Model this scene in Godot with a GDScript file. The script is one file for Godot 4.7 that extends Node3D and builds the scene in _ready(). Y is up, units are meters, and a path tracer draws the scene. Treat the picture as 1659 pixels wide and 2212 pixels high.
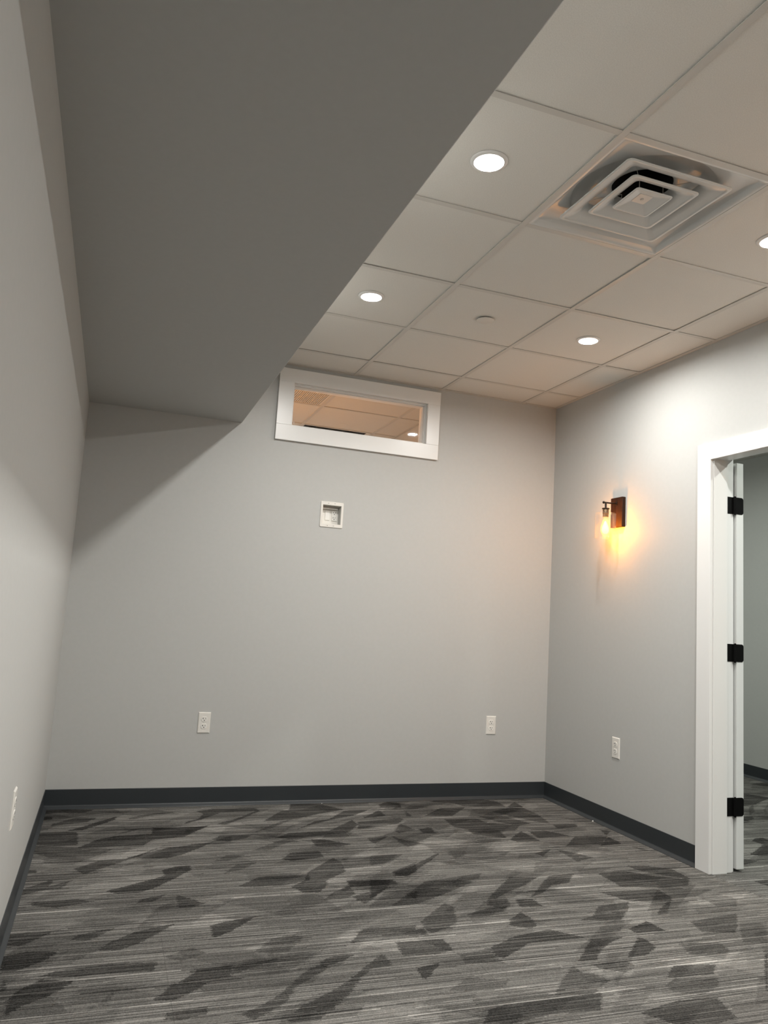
extends Node3D
# An empty basement office: grey walls, a low soffit along the left, a tiled ceiling with downlights, a doorway on the right.
# x runs to the right, z towards the camera; the far right corner of the room is the origin.

const H := 2.6402            # ceiling
const PITCH := 0.6096        # ceiling grid
const GX := -1.4911          # one grid line across x
const GZ := 0.3143           # the grid line nearest the back wall
const LEFT := -3.0523        # left wall
const SOFFIT_X := -2.1815    # soffit edge
const SOFFIT_Y := 2.2305     # soffit underside
const REAR := 6.15           # wall behind the camera
const T := 0.12              # wall thickness
const HALL_X := 2.2          # far wall of the hall
const NX := -0.656           # right wall of the room behind the transom window
const NZ := -3.6             # its far wall

var M := {}
var names := {}
var uv_from := Vector3.ZERO  # surfaces are mapped in metres, measured from here
var rng := RandomNumberGenerator.new()


func _ready() -> void:
	rng.seed = 7
	# ---------- camera
	var cam := Camera3D.new()
	cam.name = "camera"
	cam.transform = Transform3D(Basis(Vector3(0.94019418, 0.0600527, 0.33530371), Vector3(-0.10020931, 0.98954114, 0.10376142), Vector3(-0.32556566, -0.13115644, 0.93637866)), Vector3(-2.83603, 1.13588, 4.59563))
	cam.fov = 67.342
	cam.near = 0.02
	cam.far = 60.0
	add_child(cam)
	cam.current = true
	# ---------- environment: a closed interior, no daylight
	var env := Environment.new()
	env.background_mode = Environment.BG_COLOR
	env.background_color = Color(0.02, 0.02, 0.02)
	env.tonemap_mode = Environment.TONE_MAPPER_LINEAR
	env.tonemap_exposure = 1.0
	env.sdfgi_enabled = true
	env.ssao_enabled = true
	env.ssil_enabled = true
	var we := WorldEnvironment.new()
	we.name = "environment"
	we.environment = env
	add_child(we)
	# ---------- lamp strengths (the lights themselves are built with their lamps)
	downlight_energy = 1.68
	hall_energy = 2.0
	sconce_energy = 0.15
	neighbor_energy = 0.8
	materials()
	# ---------- structure
	build_floor()
	build_walls()
	build_soffit()
	build_ceiling()
	build_baseboards()
	build_window()
	build_door()
	build_hall()
	build_neighbor()
	# ---------- things
	build_downlights()
	build_diffusers()
	build_sprinkler()
	build_sconces()
	build_outlets()
	build_media_box()
	build_scraps()


var downlight_energy := 1.0
var hall_energy := 1.0
var sconce_energy := 1.0
var neighbor_energy := 1.0


# ============================================================ helpers
func start() -> SurfaceTool:
	var st := SurfaceTool.new()
	st.begin(Mesh.PRIMITIVE_TRIANGLES)
	return st


func tri(st: SurfaceTool, a: Vector3, b: Vector3, c: Vector3, na: Vector3, nb: Vector3, nc: Vector3) -> void:
	var n := na + nb + nc
	if (a - c).cross(a - b).dot(n) < 0.0:
		var t := b
		b = c
		c = t
		t = nb
		nb = nc
		nc = t
	var flat := n.abs().max_axis_index()
	for k in 3:
		var p: Vector3 = [a, b, c][k]
		var q := p + uv_from
		st.set_uv(Vector2(q.x, q.z) if flat == 1 else Vector2(q.z, q.y) if flat == 0 else Vector2(q.x, q.y))
		st.set_normal([na, nb, nc][k])
		st.add_vertex(p)


func quad(st: SurfaceTool, a: Vector3, b: Vector3, c: Vector3, d: Vector3, n: Vector3) -> void:
	tri(st, a, b, c, n, n, n)
	tri(st, a, c, d, n, n, n)


func box(st: SurfaceTool, lo: Vector3, hi: Vector3, bevel := 0.0) -> void:
	# a box with chamfered edges
	var b := minf(bevel, 0.49 * minf(hi.x - lo.x, minf(hi.y - lo.y, hi.z - lo.z)))
	var c := (lo + hi) / 2.0
	var h := (hi - lo) / 2.0
	var g := h - Vector3(b, b, b)
	for ax in 3:
		var u := (ax + 1) % 3
		var v := (ax + 2) % 3
		for s in [-1.0, 1.0]:
			var p: Array[Vector3] = []
			for k in [[-1.0, -1.0], [1.0, -1.0], [1.0, 1.0], [-1.0, 1.0]]:
				var q := Vector3.ZERO
				q[ax] = s * h[ax]
				q[u] = k[0] * g[u]
				q[v] = k[1] * g[v]
				p.append(c + q)
			var n := Vector3.ZERO
			n[ax] = s
			quad(st, p[0], p[1], p[2], p[3], n)
	if b <= 0.0:
		return
	for ax in 3:
		var u := (ax + 1) % 3
		var v := (ax + 2) % 3
		for su in [-1.0, 1.0]:
			for sv in [-1.0, 1.0]:
				var p: Array[Vector3] = []
				for k in [[-1.0, 0], [1.0, 0], [1.0, 1], [-1.0, 1]]:
					var q := Vector3.ZERO
					q[ax] = k[0] * g[ax]
					q[u] = su * (h[u] if k[1] == 0 else g[u])
					q[v] = sv * (g[v] if k[1] == 0 else h[v])
					p.append(c + q)
				var n := Vector3.ZERO
				n[u] = su
				n[v] = sv
				quad(st, p[0], p[1], p[2], p[3], n.normalized())
	for sx in [-1.0, 1.0]:
		for sy in [-1.0, 1.0]:
			for sz in [-1.0, 1.0]:
				var s := Vector3(sx, sy, sz)
				var n := s.normalized()
				tri(st, c + s * Vector3(h.x, g.y, g.z), c + s * Vector3(g.x, h.y, g.z), c + s * Vector3(g.x, g.y, h.z), n, n, n)


func lathe(st: SurfaceTool, profile: Array, seg := 32, at := Vector3.ZERO, axis := Basis.IDENTITY) -> void:
	# profile of Vector2(radius, y); going up on the outside faces outwards
	var count := profile.size() - 1
	var ns: Array[Vector2] = []
	for i in count:
		var d: Vector2 = profile[i + 1] - profile[i]
		ns.append(Vector2(d.y, -d.x).normalized())
	for i in count:
		var n0 := ns[i]
		var n1 := ns[i]
		if i > 0 and ns[i - 1].dot(ns[i]) > 0.7:
			n0 = (ns[i] + ns[i - 1]).normalized()
		if i < count - 1 and ns[i + 1].dot(ns[i]) > 0.7:
			n1 = (ns[i] + ns[i + 1]).normalized()
		var p0: Vector2 = profile[i]
		var p1: Vector2 = profile[i + 1]
		for k in seg:
			var a := TAU * k / seg
			var e := TAU * (k + 1) / seg
			var da := Vector3(cos(a), 0, sin(a))
			var de := Vector3(cos(e), 0, sin(e))
			var up := Vector3.UP
			var v := [at + axis * (da * p0.x + up * p0.y), at + axis * (de * p0.x + up * p0.y), at + axis * (de * p1.x + up * p1.y), at + axis * (da * p1.x + up * p1.y)]
			var n := [axis * (da * n0.x + up * n0.y), axis * (de * n0.x + up * n0.y), axis * (de * n1.x + up * n1.y), axis * (da * n1.x + up * n1.y)]
			if p0.x > 1e-6:
				tri(st, v[0], v[1], v[2], n[0], n[1], n[2])
			if p1.x > 1e-6:
				tri(st, v[0], v[2], v[3], n[0], n[2], n[3])


func tube(st: SurfaceTool, a: Vector3, b: Vector3, r: float, seg := 16) -> void:
	var y := (b - a).normalized()
	var x := y.cross(Vector3(0.31, 0.52, 0.8)).normalized()
	lathe(st, [Vector2(0, 0), Vector2(r, 0), Vector2(r, a.distance_to(b)), Vector2(0, a.distance_to(b))], seg, a, Basis(x, y, x.cross(y)))


func rounded(half_x: float, half_z: float, r: float, y: float, c: Vector3, k := 6) -> Array:
	# ring of a rounded rectangle in the horizontal plane
	var out := []
	for q in 4:
		var mid := Vector3((half_x - r) * (1 if q in [0, 3] else -1), 0, (half_z - r) * (1 if q in [0, 1] else -1))
		for i in k + 1:
			var a := PI / 2 * (q + float(i) / k)
			out.append(c + mid + Vector3(cos(a) * r, y, sin(a) * r))
	return out


func loft(st: SurfaceTool, rings: Array, facing: float, smooth := true) -> void:
	# skin between rings of equal size; facing +1 / -1 turns the normals
	var n: int = rings[0].size()
	var grid := []
	for b in rings.size() - 1:
		var row := []
		for k in n:
			var a: Vector3 = rings[b][k]
			var e: Vector3 = rings[b][(k + 1) % n]
			var f: Vector3 = rings[b + 1][(k + 1) % n]
			var g: Vector3 = rings[b + 1][k]
			var nn := (f - a).cross(g - e)
			row.append(nn * facing)
		grid.append(row)
	for b in rings.size() - 1:
		for k in n:
			var v := [rings[b][k], rings[b][(k + 1) % n], rings[b + 1][(k + 1) % n], rings[b + 1][k]]
			var nv := []
			for c in 4:
				var kk: int = k if c in [0, 3] else (k + 1) % n
				var s := Vector3.ZERO
				for side in [kk, (kk + n - 1) % n]:
					s += grid[b][side]
					if smooth:
						var ob: int = b - 1 if c < 2 else b + 1
						if ob >= 0 and ob < grid.size() and grid[ob][side].normalized().dot(grid[b][side].normalized()) > 0.35:
							s += grid[ob][side]
				nv.append(s.normalized())
			tri(st, v[0], v[1], v[2], nv[0], nv[1], nv[2])
			tri(st, v[0], v[2], v[3], nv[0], nv[2], nv[3])


func extrude(st: SurfaceTool, profile: Array, a: Vector3, b: Vector3, out: Vector3) -> void:
	# open profile of Vector2(away from the wall, up), swept from a to b
	for i in profile.size() - 1:
		var d: Vector2 = profile[i + 1] - profile[i]
		var n := (out * d.y - Vector3.UP * d.x).normalized()
		var o0: Vector3 = out * profile[i].x + Vector3.UP * profile[i].y
		var o1: Vector3 = out * profile[i + 1].x + Vector3.UP * profile[i + 1].y
		quad(st, a + o0, b + o0, b + o1, a + o1, n)


func mesh(called: String, st: SurfaceTool, m: Material, parent: Node = self) -> MeshInstance3D:
	var o := MeshInstance3D.new()
	o.mesh = st.commit()
	o.material_override = m
	o.name = numbered(called) if parent == self else called
	parent.add_child(o, true)
	return o


func numbered(called: String) -> String:
	var k: int = names.get(called, 0)
	names[called] = k + 1
	return called if k == 0 else "%s_%03d" % [called, k]


func thing(called: String, label: String, category: String, at := Vector3.ZERO, group := "") -> Node3D:
	var o := Node3D.new()
	o.name = numbered(called)
	add_child(o)
	o.position = at
	return tag(o, label, category, group)


func tag(o: Node3D, label: String, category: String, group := "") -> Node3D:
	o.set_meta("label", label)
	o.set_meta("category", category)
	if group:
		o.set_meta("group", group)
	return o


func structure(o: Node3D, label: String, category: String) -> Node3D:
	o.set_meta("kind", "structure")
	return tag(o, label, category)


func shell(called: String, label: String, category: String) -> Node3D:
	var o := Node3D.new()
	o.name = called
	add_child(o)
	return structure(o, label, category)


func slab(called: String, lo: Vector3, hi: Vector3, m: Material, label: String, category: String) -> Node3D:
	var st := start()
	box(st, lo, hi)
	return structure(mesh(called, st, m), label, category)


func pierced(st: SurfaceTool, lo: Vector3, hi: Vector3, ax: int, holes: Array) -> void:
	# a wall slab with rectangular openings; ax is the long horizontal axis, holes are [from, to, bottom, top]
	var us := [lo[ax], hi[ax]]
	var vs := [lo.y, hi.y]
	for h in holes:
		us.append_array([h[0], h[1]])
		vs.append_array([h[2], h[3]])
	us.sort()
	vs.sort()
	var solid := func(i: int, j: int) -> bool:
		if i < 0 or j < 0 or i >= us.size() - 1 or j >= vs.size() - 1 or us[i + 1] - us[i] < 1e-5 or vs[j + 1] - vs[j] < 1e-5:
			return false
		var u: float = (us[i] + us[i + 1]) / 2.0
		var v: float = (vs[j] + vs[j + 1]) / 2.0
		for h in holes:
			if u > h[0] and u < h[1] and v > h[2] and v < h[3]:
				return false
		return true
	var other := 2 if ax == 0 else 0
	var point := func(u: float, v: float, w: float) -> Vector3:
		var p := Vector3(0, v, 0)
		p[ax] = u
		p[other] = w
		return p
	for i in us.size() - 1:
		for j in vs.size() - 1:
			if not solid.call(i, j):
				continue
			for w in [lo[other], hi[other]]:
				var n := Vector3.ZERO
				n[other] = -1.0 if w == lo[other] else 1.0
				quad(st, point.call(us[i], vs[j], w), point.call(us[i + 1], vs[j], w), point.call(us[i + 1], vs[j + 1], w), point.call(us[i], vs[j + 1], w), n)
			for side in [[-1, 0], [1, 0], [0, -1], [0, 1]]:
				if solid.call(i + side[0], j + side[1]):
					continue
				var n := Vector3(0, side[1], 0)
				n[ax] = side[0]
				var u0: float = us[i] if side[0] <= 0 else us[i + 1]
				var u1: float = us[i + 1] if side[0] >= 0 else us[i]
				var v0: float = vs[j] if side[1] <= 0 else vs[j + 1]
				var v1: float = vs[j + 1] if side[1] >= 0 else vs[j]
				if side[0] != 0:
					quad(st, point.call(u0, vs[j], lo[other]), point.call(u0, vs[j + 1], lo[other]), point.call(u0, vs[j + 1], hi[other]), point.call(u0, vs[j], hi[other]), n)
				else:
					quad(st, point.call(us[i], v0, lo[other]), point.call(us[i + 1], v0, lo[other]), point.call(us[i + 1], v0, hi[other]), point.call(us[i], v0, hi[other]), n)


# ============================================================ materials
func plain(key: String, color: Color, rough: float, metal := 0.0, spec := 0.5) -> StandardMaterial3D:
	var m := StandardMaterial3D.new()
	m.resource_name = key
	m.albedo_color = color
	m.roughness = rough
	m.metallic = metal
	m.metallic_specular = spec
	M[key] = m
	return m


func noise(freq: float, size: int, lo: Color, hi: Color, octaves := 4, sd := 1) -> NoiseTexture2D:
	var f := FastNoiseLite.new()
	f.seed = sd
	f.frequency = freq
	f.fractal_octaves = octaves
	f.noise_type = FastNoiseLite.TYPE_SIMPLEX
	var t := NoiseTexture2D.new()
	t.width = size
	t.height = size
	t.seamless = true
	t.noise = f
	var g := Gradient.new()
	g.set_color(0, lo)
	g.set_color(1, hi)
	t.color_ramp = g
	return t


func lin(r: float, g: float, b: float) -> Color:
	return Color(r, g, b).linear_to_srgb()


func glow(key: String, color: Color, emission: Color, energy: float) -> void:
	var m := plain(key, color, 0.4)
	m.emission_enabled = true
	m.emission = emission
	m.emission_energy_multiplier = energy


func materials() -> void:
	# painted drywall: even grey, faint roller stipple
	var w := plain("wall_paint", Color.WHITE, 0.62, 0.0, 0.4)
	w.albedo_texture = noise(0.03, 512, lin(0.484, 0.487, 0.472), lin(0.498, 0.501, 0.486), 5, 3)
	w.uv1_scale = Vector3(1.6, 1.6, 1.6)
	# mineral fibre ceiling tile
	var c := plain("ceiling_tile", Color.WHITE, 0.95, 0.0, 0.25)
	c.albedo_texture = noise(0.16, 512, lin(0.66, 0.645, 0.605), lin(0.76, 0.745, 0.70), 4, 5)
	c.uv1_scale = Vector3(2.3, 2.3, 2.3)
	plain("grid_steel", lin(0.58, 0.56, 0.52), 0.42)
	plain("white_trim", lin(0.78, 0.78, 0.765), 0.3)
	plain("white_door", lin(0.72, 0.73, 0.715), 0.38)
	plain("base_rubber", lin(0.029, 0.034, 0.038), 0.36)
	plain("black_metal", lin(0.004, 0.004, 0.004), 0.6, 0.0, 0.2)
	plain("bronze_metal", lin(0.03, 0.02, 0.014), 0.35, 0.6)
	plain("socket_metal", lin(0.16, 0.12, 0.08), 0.35, 0.7)
	plain("plate_plastic", lin(0.76, 0.74, 0.69), 0.32)
	plain("socket_plastic", lin(0.80, 0.785, 0.74), 0.3)
	plain("slot_dark", lin(0.02, 0.018, 0.016), 0.6)
	plain("diffuser_enamel", lin(0.62, 0.62, 0.60), 0.3, 0.0, 0.6)
	plain("duct_black", lin(0.008, 0.008, 0.009), 0.9)
	plain("sprinkler_white", lin(0.68, 0.655, 0.61), 0.5)
	plain("lamp_trim", lin(0.75, 0.74, 0.72), 0.4)
	plain("paper", lin(0.8, 0.79, 0.75), 0.8)
	plain("slab_grey", lin(0.3, 0.3, 0.3), 0.9)
	glow("lamp_lens", Color(0.9, 0.9, 0.9), Color(1.0, 0.985, 0.96), 4.0)
	glow("filament", Color(1.0, 0.8, 0.5), Color(1.0, 0.74, 0.34), 7.0)
	# clear glass
	var g := plain("clear_glass", Color(1, 1, 1, 0.001), 0.02)
	g.transparency = BaseMaterial3D.TRANSPARENCY_ALPHA
	var bg := plain("bulb_glass", Color(1.0, 0.86, 0.62, 0.06), 0.03)
	bg.transparency = BaseMaterial3D.TRANSPARENCY_ALPHA
	# dark walnut block behind the sconce
	var wood := plain("dark_wood", Color.WHITE, 0.6, 0.0, 0.3)
	wood.albedo_texture = grain()
	wood.uv1_scale = Vector3(6, 6, 6)
	carpet()


func grain() -> ImageTexture:
	var r := RandomNumberGenerator.new()
	r.seed = 21
	var f := FastNoiseLite.new()
	f.seed = 2
	f.frequency = 0.02
	var im := Image.create(128, 128, false, Image.FORMAT_RGB8)
	for x in 128:
		var line := r.randf_range(-0.25, 0.25)
		for y in 128:
			var v := 0.6 + line + 0.35 * f.get_noise_2d(x * 6.0, y * 0.8)
			im.set_pixel(x, y, lin(0.045 * v, 0.018 * v, 0.008 * v))
	return ImageTexture.create_from_image(im)


const CARPET_X := 3.2        # the printed pattern repeats after this many metres
const CARPET_Z := 2.8
const SHARDS := [            # darker shards of the pattern: depth of dye in %, then corners x, z in mm
	[80,-3056,20,-2792,32,-2846,98,-3043,100],
	[100,-3053,145,-2996,151,-2996,217,-3051,216],
	[80,-2990,294,-2884,190,-2776,202,-2828,275,-2919,303,-2991,332],
	[100,-2919,425,-2845,361,-2765,269,-2686,192,-2687,246,-2774,345,-2843,422],
	[90,-3055,444,-2912,438,-2862,451,-2857,658,-2950,656,-3045,632],
	[100,-2853,700,-2771,582,-2689,536,-2520,522,-2511,414,-2379,429,-2230,409,-2372,588,-2518,615,-2567,697,-2709,699],
	[60,-2689,513,-2609,427,-2548,409,-2604,464],
	[50,-3050,642,-2697,732,-2744,797,-2867,932,-2990,895,-2989,839,-2968,823,-3048,734],
	[80,-2859,987,-2755,893,-2651,889,-2540,785,-2474,720,-2591,859,-2710,964,-2819,1062],
	[90,-2651,879,-2463,754,-2245,696,-2397,856,-2474,905],
	[100,-2507,1059,-2453,1022,-2384,1014,-2387,1077,-2452,1155,-2536,1256,-2607,1306,-2690,1307,-2731,1270,-2603,1197,-2501,1130],
	[90,-3050,975,-3005,982,-2997,1017,-3046,1018],
	[80,-3041,1202,-2981,1151,-2938,1110,-2929,1136,-2948,1187,-2859,1122,-2896,1211,-2975,1228,-3049,1275],
	[90,-2988,1342,-2831,1338,-2770,1373,-2848,1394,-2904,1411,-2985,1377],
	[80,-2621,1420,-2605,1380,-2504,1338,-2560,1410],
	[70,-2470,1352,-2410,1414,-2373,1464,-2417,1484,-2474,1488],
	[60,-2639,244,-2559,170,-2472,137,-2353,120,-2496,177,-2597,248],
	[50,-2264,694,-2145,605,-2160,707,-2242,730],
	[90,-1940,362,-1798,162,-1756,151,-1701,-18,-1531,47,-1430,168,-1600,242,-1748,328,-1878,355],
	[90,-2344,330,-2267,271,-2234,176,-2266,129,-2170,85,-1935,87,-1915,150,-2134,157,-2254,286,-2348,369],
	[50,-2356,457,-2232,408,-2289,478,-2364,542],
	[80,-2185,375,-2096,317,-1938,148,-1915,150,-2050,309,-2146,405],
	[90,-1798,537,-1663,393,-1576,361,-1439,198,-1294,197,-1422,306,-1552,364,-1703,457],
	[100,-1388,368,-1228,204,-1228,326],
	[90,-1188,79,-1109,19,-1042,59,-1072,162,-1200,150],
	[70,-1076,219,-1078,357,-1111,354],
	[80,-1430,434,-1163,378,-1153,408,-1212,486,-1317,529,-1471,564],
	[90,-1935,668,-1854,593,-1627,571,-1446,384,-1446,487,-1553,631,-1636,633,-1756,667],
	[60,-2036,570,-1871,397,-1764,326,-1921,497],
	[50,-2085,849,-1905,695,-1859,677,-1770,665,-1922,773,-2008,860],
	[80,-1768,713,-1698,722,-1588,818,-1660,842,-1769,827],
	[90,-1972,988,-1911,905,-1773,897,-1770,988,-1938,1023],
	[70,-2248,650,-2200,598,-2040,594,-2078,649,-2180,694],
	[50,-2282,982,-2208,894,-2098,889,-2221,981],
	[50,-2263,1150,-2186,1034,-2088,1011,-2164,1094],
	[85,-2221,1300,-2118,1208,-1905,1206,-1910,1276,-2041,1322,-2167,1317],
	[85,-1898,1180,-1734,1003,-1712,1067,-1732,1197,-1840,1287,-1858,1352,-1912,1424,-1974,1413,-2010,1343,-1934,1272],
	[100,-1765,1308,-1555,1324,-1558,1384,-1764,1384],
	[80,-1856,1433,-1765,1367,-1770,1463,-1818,1502,-1910,1501],
	[80,-1791,1491,-1720,1456,-1623,1424,-1758,1572,-1769,1570],
	[60,-1478,727,-1360,693,-1384,739,-1462,812,-1480,798],
	[80,-1335,708,-1298,774,-1216,856,-1320,889,-1331,841],
	[70,-1289,625,-1204,487,-1164,614,-1280,665],
	[60,-1692,1019,-1385,1001,-1480,1101,-1615,1140,-1734,1160],
	[70,-1520,1230,-1362,1119,-1413,1247,-1478,1292,-1536,1292],
	[80,-1564,1514,-1506,1476,-1542,1565],
	[85,-834,44,-760,-20,-459,6,-390,84,-396,204,-483,186,-588,186,-671,161,-695,91],
	[90,-1000,351,-835,195,-668,195,-832,369],
	[95,-397,214,-275,101,-285,232],
	[65,-378,223,-294,248,-284,396,-317,590,-387,538,-460,439,-545,305],
	[75,-687,384,-625,406,-512,434,-437,576,-539,612,-626,510],
	[80,-915,434,-716,442,-690,532,-527,608,-603,696,-699,698,-725,824,-790,790,-881,740,-870,650,-925,589],
	[90,-722,849,-578,712,-565,895,-702,901],
	[90,-537,717,-431,717,-338,835,-545,847],
	[90,-316,618,-170,621,-188,676,-332,687],
	[90,-470,993,-325,850,-120,863,-256,998,-389,992],
	[80,-712,1086,-578,1025,-692,1133],
	[70,-562,1039,-490,1118,-442,1191,-569,1237,-560,1174],
	[40,-1160,1000,-826,1036,-894,1104,-1173,1187,-1155,1087],
	[60,-1225,1129,-1173,1126,-1159,1189,-1244,1156],
	[50,-1553,1009,-1408,998,-1527,1134,-1598,1142],
	[90,-1525,1239,-1405,1172,-1211,1015,-1202,1027,-1339,1162,-1476,1301,-1516,1286],
	[90,-1146,603,-1065,586,-1074,683,-1143,674],
	[60,-1474,775,-1340,695,-1461,824],
	[75,-1671,1617,-1426,1372,-1264,1380,-1209,1407,-1378,1514,-1555,1608],
	[60,-1420,1373,-1120,1312,-1167,1378,-1279,1413],
	[85,-1244,1609,-1017,1384,-886,1405,-1008,1492,-1105,1544,-1209,1615],
	[80,-1052,1626,-823,1396,-686,1389,-783,1494,-881,1513,-966,1584],
	[80,-1657,1317,-1566,1331,-1607,1410,-1702,1506,-1724,1518],
	[70,-1248,1616,-1162,1623,-1179,1689,-1236,1724,-1277,1672],
	[90,-1130,1636,-1054,1642,-1053,1726,-1150,1717],
	[80,-1413,1749,-1285,1700,-1204,1700,-1244,1751,-1391,1753],
	[85,-1260,1825,-1176,1763,-1168,1835,-1179,1894,-1223,1918,-1287,1874],
	[100,-279,1018,-128,874,-131,1001],
	[80,-90,743,-40,777,-119,849],
	[70,-109,1053,-48,1133,-95,1126],
	[80,-353,1331,-251,1346,-149,1403,-153,1540,-167,1547,-244,1487,-322,1416],
	[85,-566,1407,-539,1402,-400,1404,-321,1475,-167,1547,-234,1619,-378,1622,-571,1581,-565,1492],
	[85,-712,1626,-418,1633,-420,1726,-449,1770,-494,1762,-593,1753,-656,1734,-674,1682],
	[80,-906,1855,-818,1767,-649,1743,-722,1830,-818,1913,-988,1882],
	[80,-444,1755,-568,1887,-627,1891,-539,1817],
	[70,-537,1979,-269,1941,-369,2052,-436,2106,-563,2069],
	[50,-297,1747,-171,1735,-133,1808,-206,1876,-295,1860,-289,1814],
	[70,69,1556,195,1557,158,1628,55,1648,133,1716,198,1653],
	[85,-3045,1712,-3056,1622,-2979,1620,-2896,1624,-2956,1686,-2990,1723],
	[90,-3043,1794,-2966,1770,-2874,1788,-2907,1842,-2984,1903,-3030,1902],
	[80,-2844,1708,-2819,1668,-2698,1632,-2782,1720],
	[85,-2730,1763,-2639,1679,-2490,1628,-2562,1705,-2624,1773,-2691,1814,-2755,1806],
	[90,-2918,1953,-2874,1926,-2729,1912,-2574,1924,-2590,1984,-2753,1974,-2816,1974],
	[90,-2968,2029,-2909,1973,-2823,2000,-2848,2047,-2893,2087,-2948,2122,-2988,2174,-2991,2082],
	[80,-3020,1993,-3007,1943,-3002,2014,-3015,2027],
	[90,-2523,2081,-2457,2002,-2352,1994,-2363,2069,-2473,2074],
	[90,-2600,2166,-2539,2078,-2433,2091,-2479,2134,-2542,2179],
	[50,-2551,1894,-2457,1838,-2418,1889,-2502,1934],
	[40,-2772,2192,-2694,2071,-2728,2162,-2773,2161],
	[80,-2566,2245,-2458,2230,-2455,2270,-2533,2290,-2576,2280],
	[100,-2377,1674,-2342,1655,-2204,1616,-2267,1688,-2320,1740,-2362,1767,-2382,1775],
	[55,-2262,1910,-2188,1824,-2124,1801,-2069,1823,-2153,1931,-2210,1931],
	[60,-2354,2004,-2180,1968,-2281,2019,-2362,2060],
	[80,-2074,2031,-2027,1999,-1938,1996,-1999,2036,-2064,2064],
	[70,-2229,2196,-2121,2072,-2076,2041,-2046,2067,-2126,2128,-2181,2171,-2235,2262,-2311,2317,-2338,2334,-2370,2296,-2281,2244],
	[75,-1935,2090,-1850,2013,-1837,2059,-1846,2098,-1916,2104,-1979,2168,-2022,2232,-2084,2295,-2111,2330,-2224,2321,-2182,2282,-2111,2239,-2041,2192],
	[85,-1931,1908,-1851,1804,-1640,1806,-1677,1899,-1818,1907],
	[80,-2255,2352,-2179,2338,-2131,2341,-2154,2367,-2243,2370],
	[80,-1655,1841,-1624,1834,-1628,1896,-1678,1899],
	[90,-1765,1929,-1588,1940,-1592,2032,-1672,2049,-1776,2039,-1779,1995],
	[90,-1773,2133,-1679,2112,-1730,2172,-1772,2212,-1778,2182],
	[70,-1605,1773,-1443,1618,-1422,1666,-1477,1810,-1531,1852,-1613,1887,-1624,1834],
	[85,-1454,2037,-1316,1968,-1156,1936,-1060,2030,-1200,2027,-1296,2033,-1448,2127,-1466,2101],
	[50,-1586,2066,-1459,2047,-1471,2111,-1459,2167,-1595,2129],
	[90,-1700,2476,-1662,2429,-1601,2409,-1438,2410,-1254,2405,-1323,2503,-1488,2491,-1639,2512,-1718,2494],
	[50,-1727,2295,-1639,2230,-1504,2268,-1545,2306,-1671,2307],
	[90,-1202,2198,-1046,2045,-896,2049,-981,2082,-1068,2136,-1131,2202],
	[100,-1004,2205,-855,2070,-837,2086,-844,2157,-933,2208],
	[70,-1165,2227,-1024,2234,-1022,2277,-1088,2305,-1165,2258],
	[65,-1340,2312,-1240,2222,-1236,2274,-1177,2307,-1183,2345,-1295,2414,-1414,2389],
	[50,-733,2143,-570,2168,-579,2233,-656,2287,-760,2232],
	[85,-976,2369,-886,2295,-726,2317,-789,2378,-962,2372],
	[50,-1011,2410,-943,2376,-790,2398,-838,2456,-933,2492,-1021,2455],
	[80,-1217,2543,-1046,2504,-901,2517,-930,2606,-933,2631,-1024,2650,-1159,2620,-1187,2574],
	[90,-474,2289,-454,2282,-703,2523,-696,2506],
	[45,-336,2022,-185,2021,-381,2212,-471,2182],
	[95,-842,1995,-714,1938,-706,2034,-831,2030]
]


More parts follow.
